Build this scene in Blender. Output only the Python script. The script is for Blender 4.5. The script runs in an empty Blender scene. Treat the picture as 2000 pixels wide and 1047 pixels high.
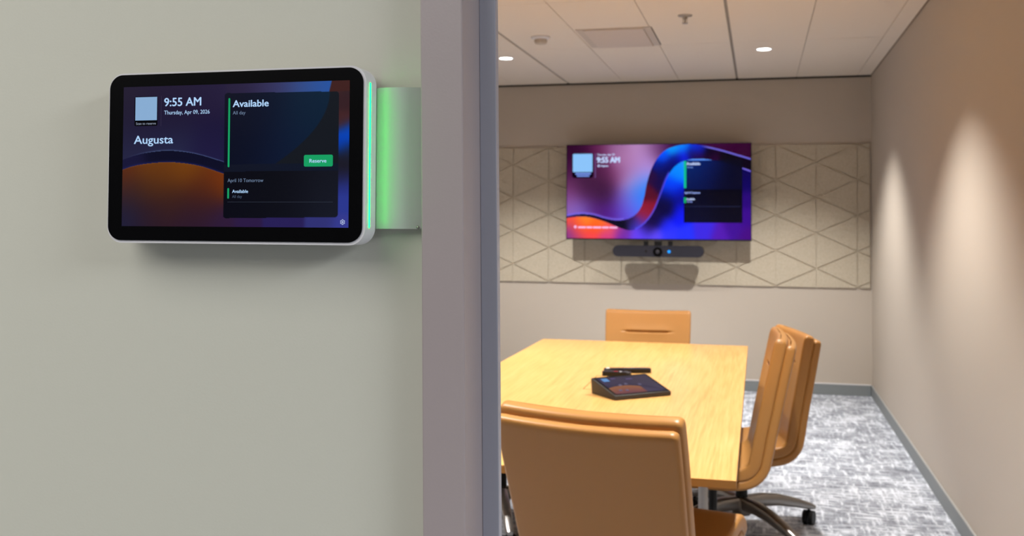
import bpy, bmesh, math, random
from mathutils import Vector, Matrix
random.seed(7)
S = bpy.context.scene
COL = S.collection
PI = math.pi

# ------------------------------------------------------------------ camera, world, exposure, corridor light
cam_d = bpy.data.cameras.new('camera')
cam_d.sensor_fit = 'HORIZONTAL'; cam_d.sensor_width = 36.0
cam_d.lens = 1932.0 * 36.0 / 2000.0
cam_d.shift_x = 0.0
cam_d.shift_y = -(523.5 - 379.0) / 2000.0
cam_d.clip_start = 0.05
cam_d.dof.use_dof = True
cam_d.dof.focus_distance = 0.97
cam_d.dof.aperture_fstop = 13.0
cam = bpy.data.objects.new('camera', cam_d); COL.objects.link(cam)
yaw, pitch, roll = 0.24457, 0.02658, 0.0053
fw = Vector((-math.sin(yaw)*math.cos(pitch), math.cos(yaw)*math.cos(pitch), math.sin(pitch)))
r0 = Vector((math.cos(yaw), math.sin(yaw), 0)); u0 = r0.cross(fw)
rt = r0*math.cos(roll) + u0*math.sin(roll); up = u0*math.cos(roll) - r0*math.sin(roll)
m3 = Matrix((rt, up, -fw)).transposed()
cam.matrix_world = Matrix.Translation((0, 0, 1.4)) @ m3.to_4x4()
S.camera = cam

w = bpy.data.worlds.new('world'); S.world = w; w.use_nodes = True
w.node_tree.nodes['Background'].inputs[0].default_value = (0.84, 0.85, 0.82, 1)
w.node_tree.nodes['Background'].inputs[1].default_value = 0.06
S.view_settings.view_transform = 'Standard'; S.view_settings.look = 'None'
EXPO = 0.65
S.view_settings.exposure = EXPO; S.view_settings.gamma = 1.0; S.view_settings.use_curve_mapping = False

def area(name, loc, sx, sy, energy, color):
    l = bpy.data.lights.new(name, 'AREA'); l.shape = 'RECTANGLE'; l.size = sx; l.size_y = sy
    l.energy = energy; l.color = color
    o = bpy.data.objects.new(name, l); COL.objects.link(o); o.location = loc
    return o
area('corridor_light', (-2.1, -1.0, 2.56), 3.0, 2.6, 47, (1.0, 0.985, 0.94))
area('corridor_light', (2.8, -0.55, 2.56), 1.6, 1.4, 88, (0.90, 0.95, 1.0))

D, R, H = 8.455, 0.885, 2.592          # back wall, right wall, ceiling height
LW = -3.05                             # left wall of the meeting room
SPOTS = [(x, y) for y in (7.03, 4.68, 2.45) for x in (0.036, -1.806)]
SPOT_W = 182.0
SPOT_COLOR = (1.0, 0.98, 0.95)

# ------------------------------------------------------------------ helpers
def lin(c):
    return tuple(((v/255.0)/12.92 if v/255.0 <= 0.04045 else ((v/255.0+0.055)/1.055)**2.4) for v in c)

def mat(name, rgb=None, rough=0.5, spec=0.5, metal=0.0, emit=None, estr=1.0, coat=0.0):
    m = bpy.data.materials.new(name); m.use_nodes = True
    b = m.node_tree.nodes['Principled BSDF']
    if rgb: b.inputs['Base Color'].default_value = (*lin(rgb), 1)
    b.inputs['Roughness'].default_value = rough
    b.inputs['Specular IOR Level'].default_value = spec
    b.inputs['Metallic'].default_value = metal
    b.inputs['Coat Weight'].default_value = coat
    if emit:
        b.inputs['Emission Color'].default_value = (*lin(emit), 1)
        b.inputs['Emission Strength'].default_value = estr
    return m

def nd(m, t, **kw):
    n = m.node_tree.nodes.new(t)
    for k, v in kw.items():
        if k in n.inputs: n.inputs[k].default_value = v
        else: setattr(n, k, v)
    return n
def lk(m, a, b): m.node_tree.links.new(a, b)
def bsdf(m): return m.node_tree.nodes['Principled BSDF']

def ramp(m, stops):
    n = m.node_tree.nodes.new('ShaderNodeValToRGB')
    e = n.color_ramp.elements
    while len(e) < len(stops): e.new(0.5)
    for el, (p, c) in zip(e, stops):
        el.position = p; el.color = (*lin(c), 1)
    return n

def coords(m, scale=(1, 1, 1), kind='Object'):
    tc = nd(m, 'ShaderNodeTexCoord'); mp = nd(m, 'ShaderNodeMapping')
    mp.inputs['Scale'].default_value = scale
    lk(m, tc.outputs[kind], mp.inputs['Vector'])
    return mp.outputs['Vector']

def bump(m, height, strength=0.2, dist=0.002):
    b = nd(m, 'ShaderNodeBump'); b.inputs['Strength'].default_value = strength; b.inputs['Distance'].default_value = dist
    lk(m, height, b.inputs['Height']); lk(m, b.outputs['Normal'], bsdf(m).inputs['Normal'])

# ------------------------------------------------------------------ materials
def wall_paint(name, rgb, rough=0.55, spec=0.25):
    m = mat(name, rgb, rough, spec)
    v = coords(m)
    n = nd(m, 'ShaderNodeTexNoise', Scale=420.0, Detail=2.0)
    lk(m, v, n.inputs['Vector'])
    bump(m, n.outputs['Fac'], 0.12, 0.0006)
    return m
M_wall = wall_paint('beige_wall_paint', (184, 173, 160))
M_front = wall_paint('pale_corridor_paint', (206, 205, 193))
M_ceil = wall_paint('ceiling_tile', (226, 214, 200), 0.8, 0.1)
M_grid = mat('ceiling_grid', (150, 142, 132), 0.6, 0.2)
M_black = mat('black_metal', (18, 17, 17), 0.45, 0.3)
M_shadow_line = mat('black_shadow_angle', (14, 11, 9), 0.7, 0.1)
M_base = mat('grey_vinyl_skirting', (128, 133, 134), 0.5, 0.3)
M_cap = mat('pale_skirting_bead', (205, 204, 204), 0.4, 0.4)
M_frame = wall_paint('mauve_grey_powder_coat', (168, 156, 157), 0.34, 0.6)
M_alu = mat('satin_aluminium', (172, 173, 186), 0.30, 0.8, 0.25)
M_white = mat('white_plastic', (222, 220, 224), 0.4, 0.4)
M_lens = mat('downlight_diffuser', (255, 255, 255), 0.5, 0.2, emit=(255, 253, 248), estr=6.0)
M_chrome = mat('polished_aluminium', (150, 146, 142), 0.30, 0.5, 0.85)
M_leg = mat('satin_steel_leg', (168, 166, 164), 0.35, 0.5, 0.5)
M_rubber = mat('black_caster', (16, 17, 18), 0.5, 0.3)
M_bezel = mat('black_glass_bezel', (6, 6, 8), 0.22, 0.14)
M_tvbody = mat('black_tv_plastic', (12, 11, 14), 0.35, 0.35)
M_bar = mat('charcoal_fabric', (46, 45, 53), 0.8, 0.15)
M_lensglass = mat('camera_lens_glass', (12, 11, 16), 0.1, 0.6)
M_wedge = mat('charcoal_plastic', (52, 47, 43), 0.5, 0.3)
M_remote = mat('black_remote_plastic', (24, 22, 21), 0.4, 0.4)
M_seam = mat('dark_wood_seam', (120, 82, 40), 0.6, 0.2)
M_steel = mat('dull_steel', (160, 154, 148), 0.45, 0.4, 0.3)

# felt wall panel
M_felt = mat('beige_felt', (205, 194, 174), 0.9, 0.1)
_n = nd(M_felt, 'ShaderNodeTexNoise', Scale=160.0, Detail=3.0)
lk(M_felt, coords(M_felt), _n.inputs['Vector'])
_r = ramp(M_felt, [(0.3, (174, 162, 142)), (0.7, (196, 186, 168))])
lk(M_felt, _n.outputs['Fac'], _r.inputs['Fac']); lk(M_felt, _r.outputs['Color'], bsdf(M_felt).inputs['Base Color'])

# leather
M_leather = mat('tan_leather', (166, 117, 62), 0.38, 0.34)
_n = nd(M_leather, 'ShaderNodeTexNoise', Scale=380.0, Detail=3.0)
lk(M_leather, coords(M_leather), _n.inputs['Vector']); bump(M_leather, _n.outputs['Fac'], 0.10, 0.0006)
M_piping = mat('tan_leather_piping', (196, 140, 86), 0.45, 0.4)

# oak table
M_oak = mat('honey_oak_veneer', (226, 176, 96), 0.30, 0.45)
_v = coords(M_oak, (6.0, 0.7, 6.0))
_n1 = nd(M_oak, 'ShaderNodeTexNoise', Scale=1.6, Detail=4.0, Distortion=0.9); lk(M_oak, _v, _n1.inputs['Vector'])
_mu = nd(M_oak, 'ShaderNodeMath', operation='MULTIPLY'); _mu.inputs[1].default_value = 26.0; lk(M_oak, _n1.outputs['Fac'], _mu.inputs[0])
_si = nd(M_oak, 'ShaderNodeMath', operation='SINE'); lk(M_oak, _mu.outputs[0], _si.inputs[0])
_v2 = coords(M_oak, (130.0, 3.0, 60.0))
_n2 = nd(M_oak, 'ShaderNodeTexNoise', Scale=1.5, Detail=3.0); lk(M_oak, _v2, _n2.inputs['Vector'])
_ad = nd(M_oak, 'ShaderNodeMath', operation='MULTIPLY_ADD'); _ad.inputs[1].default_value = 0.04
lk(M_oak, _si.outputs[0], _ad.inputs[0]); lk(M_oak, _n2.outputs['Fac'], _ad.inputs[2])
_r = ramp(M_oak, [(0.25, (198, 146, 80)), (0.5, (213, 164, 95)), (0.75, (222, 176, 110))])
lk(M_oak, _ad.outputs[0], _r.inputs['Fac']); lk(M_oak, _r.outputs['Color'], bsdf(M_oak).inputs['Base Color'])
M_oak_edge = mat('oak_edge_band', (168, 120, 60), 0.45, 0.3)

# carpet
M_carpet = mat('grey_woven_carpet', (170, 172, 176), 0.95, 0.05)
def _streak(scale, sc):
    n = nd(M_carpet, 'ShaderNodeTexNoise', Scale=sc, Detail=4.0, Roughness=0.65)
    lk(M_carpet, coords(M_carpet, scale), n.inputs['Vector']); return n
_a = _streak((42, 7, 1), 1.0); _b = _streak((7, 42, 1), 1.0); _c = _streak((3, 3, 1), 1.2); _d = _streak((300, 300, 1), 1.0)
_mx = nd(M_carpet, 'ShaderNodeMath', operation='MAXIMUM'); lk(M_carpet, _a.outputs['Fac'], _mx.inputs[0]); lk(M_carpet, _b.outputs['Fac'], _mx.inputs[1])
_m1 = nd(M_carpet, 'ShaderNodeMath', operation='MULTIPLY_ADD'); _m1.inputs[1].default_value = 0.45; lk(M_carpet, _c.outputs['Fac'], _m1.inputs[0]); lk(M_carpet, _mx.outputs[0], _m1.inputs[2])
_m2 = nd(M_carpet, 'ShaderNodeMath', operation='MULTIPLY_ADD'); _m2.inputs[1].default_value = 0.28; lk(M_carpet, _d.outputs['Fac'], _m2.inputs[0]); lk(M_carpet, _m1.outputs[0], _m2.inputs[2])
_r = ramp(M_carpet, [(0.74, (104, 106, 114)), (0.89, (154, 158, 166)), (1.0, (206, 210, 218))])
lk(M_carpet, _m2.outputs[0], _r.inputs['Fac']); lk(M_carpet, _r.outputs['Color'], bsdf(M_carpet).inputs['Base Color'])
bump(M_carpet, _d.outputs['Fac'], 0.5, 0.003)

# a lit display: colours are what the screen shows, held per vertex
def screen_mat(name, strength):
    m = mat(name, (4, 4, 6), 0.25, 0.15)
    a = nd(m, 'ShaderNodeVertexColor'); a.layer_name = 'picture'
    lk(m, a.outputs['Color'], bsdf(m).inputs['Emission Color']); bsdf(m).inputs['Emission Strength'].default_value = strength * 2.0**-EXPO
    return m
M_scr = screen_mat('display_picture', 1.0); M_tab = screen_mat('tablet_picture', 0.76)
def glow(name, rgb, s=1.0): return mat(name, (5, 5, 5), 0.6, 0.0, emit=rgb, estr=s * 2.0**-EXPO)
G_text = glow('screen_text_pale_blue', (176, 212, 250))
G_tv = glow('screen_text_bright', (196, 214, 255))
G_soft = glow('screen_text_grey_blue', (110, 130, 160))
G_dim = glow('screen_text_dim', (72, 86, 108))
G_green = glow('screen_green', (24, 158, 98))
G_tile = glow('screen_pale_tile', (136, 172, 210))
G_tvtile = glow('screen_tile_sky_blue', (140, 196, 250))
G_line = glow('screen_hairline', (52, 58, 72))
G_dark = glow('screen_black', (6, 6, 10))
G_pink = glow('screen_text_pink_white', (255, 190, 235))
G_led = glow('green_led', (0, 255, 54), 21.0)
G_blue = glow('blue_status_led', (30, 150, 255), 1.5)

# ------------------------------------------------------------------ mesh helpers
def link(name, me, m=None, parent=None):
    o = bpy.data.objects.new(name, me); COL.objects.link(o)
    if m is not None:
        for x in (m if isinstance(m, (list, tuple)) else [m]): me.materials.append(x)
    if parent is not None: o.parent = parent
    return o
def obj(name, bm, m=None, parent=None, smooth=False):
    me = bpy.data.meshes.new(name)
    bmesh.ops.recalc_face_normals(bm, faces=bm.faces[:])
    bm.to_mesh(me); bm.free()
    if smooth:
        for p in me.polygons: p.use_smooth = True
    return link(name, me, m, parent)
def autosmooth(o, deg=35):
    me = o.data
    for p in me.polygons: p.use_smooth = True
    bm = bmesh.new(); bm.from_mesh(me)
    for e in bm.edges:
        if len(e.link_faces) == 2 and e.calc_face_angle(0) > math.radians(deg): e.smooth = False
    bm.to_mesh(me); bm.free()
    return o
def box(bm, x0, x1, y0, y1, z0, z1, mi=0):
    v = [bm.verts.new(p) for p in ((x0,y0,z0),(x1,y0,z0),(x1,y1,z0),(x0,y1,z0),(x0,y0,z1),(x1,y0,z1),(x1,y1,z1),(x0,y1,z1))]
    fs = [(0,3,2,1),(4,5,6,7),(0,1,5,4),(1,2,6,5),(2,3,7,6),(3,0,4,7)]
    out = []
    for f in fs:
        F = bm.faces.new([v[i] for i in f]); F.material_index = mi; out.append(F)
    return v, out
def bbox(bm, x0, x1, y0, y1, z0, z1, bev=0.002, seg=2):
    v, f = box(bm, x0, x1, y0, y1, z0, z1)
    es = list({e for q in f for e in q.edges})
    bmesh.ops.bevel(bm, geom=es, offset=bev, segments=seg, affect='EDGES', profile=0.5)
def cyl(bm, c, r1, r2, h, seg=24, axis='Z'):
    mt = Matrix.Translation(c)
    if axis == 'Y': mt = mt @ Matrix.Rotation(-PI/2, 4, 'X')
    if axis == 'X': mt = mt @ Matrix.Rotation(PI/2, 4, 'Y')
    mt = mt @ Matrix.Translation((0, 0, h/2))
    bmesh.ops.create_cone(bm, cap_ends=True, segments=seg, radius1=r1, radius2=r2, depth=h, matrix=mt)
def lathe(bm, prof, c=(0, 0, 0), seg=32):
    rings = []
    for r, z in prof:
        if r < 1e-6: rings.append([bm.verts.new((c[0], c[1], c[2]+z))])
        else: rings.append([bm.verts.new((c[0]+r*math.cos(2*PI*i/seg), c[1]+r*math.sin(2*PI*i/seg), c[2]+z)) for i in range(seg)])
    for a, b in zip(rings, rings[1:]):
        for i in range(seg):
            j = (i+1) % seg
            if len(a) == 1 and len(b) == 1: continue
            if len(a) == 1: bm.faces.new((a[0], b[i], b[j]))
            elif len(b) == 1: bm.faces.new((a[i], a[j], b[0]))
            else: bm.faces.new((a[i], a[j], b[j], b[i]))
def rrect(w, h, r, n=6):
    pts = []
    for cx, cy, a in ((w/2-r, h/2-r, 0), (-w/2+r, h/2-r, PI/2), (-w/2+r, -h/2+r, PI), (w/2-r, -h/2+r, 3*PI/2)):
        for i in range(n+1):
            t = a + PI/2*i/n
            pts.append((cx+r*math.cos(t), cy+r*math.sin(t)))
    return pts
def slab_xz(bm, pts, y0, y1, cx=0, cz=0, bev=0.0, mi=0):
    # outline in the xz plane extruded along y
    a = [bm.verts.new((cx+x, y0, cz+z)) for x, z in pts]; b = [bm.verts.new((cx+x, y1, cz+z)) for x, z in pts]
    fs = [bm.faces.new(a[::-1]), bm.faces.new(b)]
    n = len(pts)
    for i in range(n):
        j = (i+1) % n; fs.append(bm.faces.new((a[i], a[j], b[j], b[i])))
    for f in fs: f.material_index = mi
    if bev:
        es = [e for f in fs[:2] for e in f.edges]
        bmesh.ops.bevel(bm, geom=es, offset=bev, segments=3, affect='EDGES', profile=0.5)
def empty(name, loc=(0, 0, 0), rz=0.0):
    o = bpy.data.objects.new(name, None); COL.objects.link(o); o.location = loc; o.rotation_euler = (0, 0, rz)
    o.empty_display_size = 0.1
    return o
def tag(o, label, cat, group=None):
    o['label'] = label; o['category'] = cat
    if group: o['group'] = group
    return o
def struct(o, label=None, cat=None):
    o['kind'] = 'structure'
    if label: o['label'] = label
    if cat: o['category'] = cat
    return o
def copy_tree(o, parent=None):
    c = o.copy(); COL.objects.link(c)
    if parent is not None: c.parent = parent
    for ch in list(o.children): copy_tree(ch, c)
    return c
def catmull(pts, n):
    out = []
    P = [2*Vector(pts[0])-Vector(pts[1])] + [Vector(p) for p in pts] + [2*Vector(pts[-1])-Vector(pts[-2])]
    for i in range(1, len(P)-2):
        for k in range(n):
            t = k/n
            out.append(0.5*((2*P[i]) + (P[i+1]-P[i-1])*t + (2*P[i-1]-5*P[i]+4*P[i+1]-P[i+2])*t*t + (3*P[i]-P[i-1]-3*P[i+1]+P[i+2])*t**3))
    out.append(P[-2])
    return out

# ------------------------------------------------------------------ the room
bm = bmesh.new(); box(bm, -4.5, 3.0, -2.5, D+0.15, -0.10, 0.0)
struct(obj('floor', bm, M_carpet), 'grey woven patterned carpet floor of the meeting room', 'floor')
bm = bmesh.new(); box(bm, LW-0.1, R+0.12, D, D+0.12, 0, H+0.1)
struct(obj('wall_back', bm, M_wall), 'beige back wall behind the television', 'wall')
bm = bmesh.new(); box(bm, R, R+0.12, 1.0, D, 0, H+0.1)
struct(obj('wall_right', bm, M_wall), 'long beige right wall washed by two downlight pools', 'wall')
bm = bmesh.new(); box(bm, LW-0.1, LW, 1.0, D, 0, H+0.1)
struct(obj('wall_left', bm, M_wall), 'beige left wall of the meeting room', 'wall')
bm = bmesh.new()
box(bm, -4.5, -0.300, 0.91, 1.0, 0, H+0.1); box(bm, -0.300, 0.62, 0.91, 1.0, 2.15, H+0.1); box(bm, 0.62, 3.0, 0.91, 1.0, 0, H+0.1)
bm.normal_update(); bmesh.ops.recalc_face_normals(bm, faces=bm.faces[:])
for f in bm.faces:
    if f.normal.y > 0.5: f.material_index = 1
struct(obj('wall_front', bm, [M_front, M_wall]), 'pale painted corridor wall beside the open doorway', 'wall')

# ceiling: tiles with thin joints between them
bm = bmesh.new()
XL = [LW] + [0.778-0.4765*k for k in range(8)][::-1] + [R]
YL = [1.0, 2.42, 3.85, 5.28, 6.71, D-0.014]
for i in range(len(XL)-1):
    for j in range(len(YL)-1):
        wide = lambda x: 0.009 if abs(x-(0.778-2*0.4765)) < 0.01 or abs(x-(0.778-5*0.4765)) < 0.01 else 0.0022
        x0, x1 = XL[i]+wide(XL[i]), XL[i+1]-wide(XL[i+1])
        y0, y1 = YL[j]+0.003, YL[j+1]-0.003
        if x1-x0 > 0.03: box(bm, x0, x1, y0, y1, H, H+0.02)
box(bm, LW, R, 1.0, D, H+0.006, H+0.06, 1)
box(bm, -4.5, 3.0, -2.5, 0.905, H, H+0.06)
struct(obj('ceiling', bm, [M_ceil, M_grid]), 'off-white tiled suspended ceiling', 'ceiling')
# dark shadow angle where the ceiling meets the back wall, and a slim one along the right wall
bm = bmesh.new(); box(bm, LW, R, D-0.014, D, H-0.012, H+0.01)
struct(obj('trim_1', bm, M_shadow_line), 'black shadow line along the top of the back wall', 'trim')
bm = bmesh.new(); box(bm, R-0.005, R, 1.0, D-0.014, H-0.006, H+0.004)
struct(obj('trim_2', bm, mat('brown_wall_angle', (120, 100, 82), 0.6, 0.2)), 'slim brown wall angle along the top of the right wall', 'trim')

# skirtings
bm = bmesh.new(); bbox(bm, LW, R-0.012, D-0.010, D, 0.0, 0.083, 0.0015); 
o = struct(obj('baseboard_back', bm, M_base), 'grey skirting along the back wall', 'skirting')
bm = bmesh.new(); bbox(bm, LW, R-0.012, D-0.013, D, 0.083, 0.094, 0.002)
obj('bead', bm, M_cap, o)
bm = bmesh.new()
for a, b in ((1.0, 4.145), (4.148, D)): bbox(bm, R-0.010, R, a, b, 0.0, 0.083, 0.0015)
o = struct(obj('baseboard_right', bm, M_base), 'grey skirting along the right wall', 'skirting')
bm = bmesh.new(); bbox(bm, R-0.011, R, 1.0, D, 0.083, 0.090, 0.002)
obj('bead', bm, mat('grey_skirting_bead', (158, 158, 156), 0.45, 0.3), o)

# door frame: mauve jamb and aluminium stop
LEAN = 0.0135
def lean(o):
    for v in o.data.vertices: v.co.x -= LEAN*(v.co.z-1.355)
    return o
bm = bmesh.new(); bbox(bm, -0.3086, -0.2667, 0.885, 1.012, 0.0, 2.15, 0.0016)
struct(lean(obj('door_1', bm, M_frame)), 'mauve grey metal door jamb beside the scheduling panel', 'door frame')
bm = bmesh.new(); bbox(bm, -0.2667, -0.2497, 0.9424, 0.953, 0.0, 2.15, 0.0009)
struct(lean(obj('trim_3', bm, M_alu)), 'slim brushed aluminium door stop strip on the jamb', 'trim')
bm = bmesh.new(); bbox(bm, 0.585, 0.627, 0.885, 1.012, 0.0, 2.15, 0.0012)
struct(obj('door_2', bm, M_frame), 'mauve grey metal jamb on the far side of the doorway', 'door frame')
bm = bmesh.new(); bbox(bm, -0.33, 0.64, 0.886, 1.011, 2.15, 2.20, 0.0012)
struct(obj('trim_4', bm, M_frame), 'mauve grey metal door head', 'trim')

# ------------------------------------------------------------------ felt wall panel with pressed triangle pattern
def clip(poly, x0, x1, z0, z1):
    for ax, lim, sg in ((0, x0, 1), (0, x1, -1), (1, z0, 1), (1, z1, -1)):
        out = []
        for i in range(len(poly)):
            a, b = poly[i], poly[(i+1) % len(poly)]
            da, db = (a[ax]-lim)*sg, (b[ax]-lim)*sg
            if da >= 0: out.append(a)
            if da*db < 0:
                t = da/(da-db); out.append((a[0]+(b[0]-a[0])*t, a[1]+(b[1]-a[1])*t))
        poly = out
        if not poly: break
    return poly
def inset(tri, d):
    # inward offset of a triangle
    (ax, az), (bx, bz), (cx, cz) = tri
    la, lb, lc = math.dist(tri[1], tri[2]), math.dist(tri[0], tri[2]), math.dist(tri[0], tri[1])
    p = la+lb+lc; ix, iz = (la*ax+lb*bx+lc*cx)/p, (la*az+lb*bz+lc*cz)/p
    area_ = abs((bx-ax)*(cz-az)-(cx-ax)*(bz-az))/2; rin = 2*area_/p; k = 1-d/rin
    return [(ix+(x-ix)*k, iz+(z-iz)*k) for x, z in tri]
PX0, PX1, PZ0, PZ1 = -2.95, 0.870, 0.868, 2.034
dx, dz, bx_, bz_ = 0.3185, 0.2905, 0.4546, 1.0190
bm = bmesh.new(); box(bm, PX0, PX1, D-0.008, D-0.001, PZ0, PZ1)
for i in range(-11, 3):
    xa, xb = bx_+i*dx, bx_+(i+1)*dx
    oa = 0 if i % 2 == 0 else 0.5
    ob = 0.5-oa
    for j in range(-3, 6):
        za = bz_+(j+oa)*dz
        zb = bz_+(j+ob)*dz
        zb_up = zb if zb > za else zb+dz
        for tri in ([(xa, za), (xb, zb_up-dz), (xb, zb_up)], [(xa, za), (xb, zb_up), (xa, za+dz)]):
            q = clip(inset(tri, 0.0042), PX0, PX1, PZ0, PZ1)
            if len(q) >= 3:
                a = [bm.verts.new((x, D-0.0155, z)) for x, z in q]; b = [bm.verts.new((x, D-0.008, z)) for x, z in q]
                bm.faces.new(a)
                for k in range(len(q)):
                    bm.faces.new((a[k], b[k], b[(k+1) % len(q)], a[(k+1) % len(q)]))
tag(obj('acoustic_panel', bm, M_felt), 'wide beige felt panel with grooved triangle pattern on the back wall', 'wall panel')

# ------------------------------------------------------------------ ceiling fittings
def make_downlight():
    r = empty('ceiling_downlight')
    bm = bmesh.new(); lathe(bm, [(0.046, 0.006), (0.047, -0.001), (0.058, -0.003), (0.060, 0.004)])
    obj('trim_ring', bm, M_white, r, True)
    bm = bmesh.new(); lathe(bm, [(0.0, -0.0012), (0.046, -0.0010), (0.046, 0.004), (0.0, 0.004)])
    obj('diffuser', bm, M_lens, r)
    return r
dl0 = make_downlight()
DL_LABEL = ['round lit downlight in the last ceiling row, nearer the right wall',
            'round lit downlight in the last ceiling row, cut off by the door jamb',
            'round downlight above the table middle, second row from the back wall, nearer the right wall',
            'round downlight above the table middle, second row from the back wall, nearer the left wall',
            'round downlight just inside the doorway, nearer the right wall',
            'round downlight just inside the doorway, nearer the left wall']
for k, (x, y) in enumerate(SPOTS):
    t = dl0 if k == 0 else copy_tree(dl0)
    t.location = (x, y, H); tag(t, DL_LABEL[k], 'ceiling light', 'round downlights in the ceiling')
    l = bpy.data.lights.new('downlight_lamp', 'SPOT'); l.energy = SPOT_W; l.color = SPOT_COLOR
    l.spot_size = math.radians(105); l.spot_blend = 0.65; l.shadow_soft_size = 0.035
    lo = bpy.data.objects.new('downlight_lamp', l); COL.objects.link(lo); lo.location = (x, y, H-0.012)
    if y > 6: lo.rotation_euler.x = math.radians(5)      # last row is aimed a little at the back wall

r = empty('smoke_detector', (-1.372, 6.245, H)); tag(r, 'small white domed smoke detector on the ceiling left of the vent panel', 'smoke detector')
bm = bmesh.new(); lathe(bm, [(0.0, 0.0), (0.062, 0.0), (0.063, -0.008), (0.052, -0.016), (0.044, -0.018), (0.0, -0.018)])
obj('base', bm, M_white, r, True)
bm = bmesh.new(); lathe(bm, [(0.042, -0.017), (0.042, -0.036), (0.034, -0.046), (0.018, -0.050), (0.0, -0.051)])
obj('sensor_cap', bm, mat('beige_grey_plastic', (186, 174, 160), 0.5, 0.3), r, True)

r = empty('fire_sprinkler', (-0.413, 5.77, H)); tag(r, 'small metal fire sprinkler hanging from the ceiling above the table', 'sprinkler')
bm = bmesh.new(); lathe(bm, [(0.0, 0.0), (0.042, 0.0), (0.040, -0.005), (0.018, -0.010), (0.0, -0.010)])
obj('escutcheon', bm, M_steel, r, True)
bm = bmesh.new(); lathe(bm, [(0.014, -0.010), (0.014, -0.020), (0.006, -0.024), (0.005, -0.042), (0.0, -0.042)])
for s in (-1, 1): box(bm, s*0.012-0.0015, s*0.012+0.0015, -0.003, 0.003, -0.044, -0.016)
obj('nozzle', bm, M_steel, r)
bm = bmesh.new(); lathe(bm, [(0.0, -0.043), (0.016, -0.046), (0.017, -0.0485), (0.0, -0.0485)])
obj('deflector', bm, M_steel, r)

r = empty('ceiling_vent', (-0.877, 6.38, H)); tag(r, 'flush rectangular vent panel set into a ceiling tile', 'vent')
bm = bmesh.new()
for a in ((-0.2345, -0.19, -0.325, 0.325), (0.19, 0.2345, -0.325, 0.325), (-0.19, 0.19, -0.325, -0.315), (-0.19, 0.19, 0.318, 0.325)):
    box(bm, a[0], a[1], a[2], a[3], -0.004, 0.0)
obj('frame', bm, mat('vent_frame', (196, 184, 172), 0.6, 0.2), r)
bm = bmesh.new(); bbox(bm, -0.187, 0.187, -0.312, 0.315, -0.010, 0.0, 0.002)
obj('face_plate', bm, mat('vent_plate', (206, 192, 180), 0.6, 0.2), r)
bm = bmesh.new(); box(bm, 0.2345, 0.2395, -0.31, 0.31, -0.002, 0.0)  # solid dark strip beside the vent, coloured as the shade of a gap
obj('gap_shade_strip', bm, M_shadow_line, r)

# ------------------------------------------------------------------ screens
def shepard(ctrl, u, v, soft=50.0, ax=1.0):
    sw = 0; r = g = b = 0.0
    for cu, cv, c in ctrl:
        d2 = ((u-cu)*ax)**2+(v-cv)**2
        wgt = math.exp(-d2/(2*soft*soft)) + 1e-5/(1.0+d2/(soft*soft))
        sw += wgt; r += wgt*c[0]; g += wgt*c[1]; b += wgt*c[2]
    return (r/sw, g/sw, b/sw)
def interp(curve, x):
    # monotone cubic through the control points
    if x <= curve[0][0]: return curve[0][1]
    if x >= curve[-1][0]: return curve[-1][1]
    for i in range(len(curve)-1):
        if x <= curve[i+1][0]:
            x0, y0 = curve[i]; x1, y1 = curve[i+1]
            s1 = (y1-y0)/(x1-x0)
            sa = s1 if i == 0 else (y1-curve[i-1][1])/(x1-curve[i-1][0])
            sb = s1 if i == len(curve)-2 else (curve[i+2][1]-y0)/(curve[i+2][0]-x0)
            h = x1-x0; t = (x-x0)/h
            return (2*t**3-3*t*t+1)*y0+(t**3-2*t*t+t)*h*sa+(-2*t**3+3*t*t)*y1+(t**3-t*t)*h*sb
def mix(a, b, t):
    t = max(0, min(1, t)); return tuple(a[i]+(b[i]-a[i])*t for i in range(3))
def sstep(e0, e1, x):
    t = max(0, min(1, (x-e0)/(e1-e0))); return t*t*(3-2*t)
def picture(name, w_, h_, nx, ny, func, parent, y=0.0, m=None):
    me = bpy.data.meshes.new(name)
    vs = []; cols = []
    for j in range(ny+1):
        for i in range(nx+1):
            u, v = i/nx, j/ny
            vs.append(((u-0.5)*w_, y, (0.5-v)*h_)); cols.append((*lin(tuple(max(0, min(255, c)) for c in func(u, v))), 1.0))
    fs = [(j*(nx+1)+i, (j+1)*(nx+1)+i, (j+1)*(nx+1)+i+1, j*(nx+1)+i+1) for j in range(ny) for i in range(nx)]
    me.from_pydata(vs, [], fs)
    a = me.color_attributes.new('picture', 'FLOAT_COLOR', 'POINT')
    a.data.foreach_set('color', [c for q in cols for c in q])
    return link(name, me, m or M_scr, parent)

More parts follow.
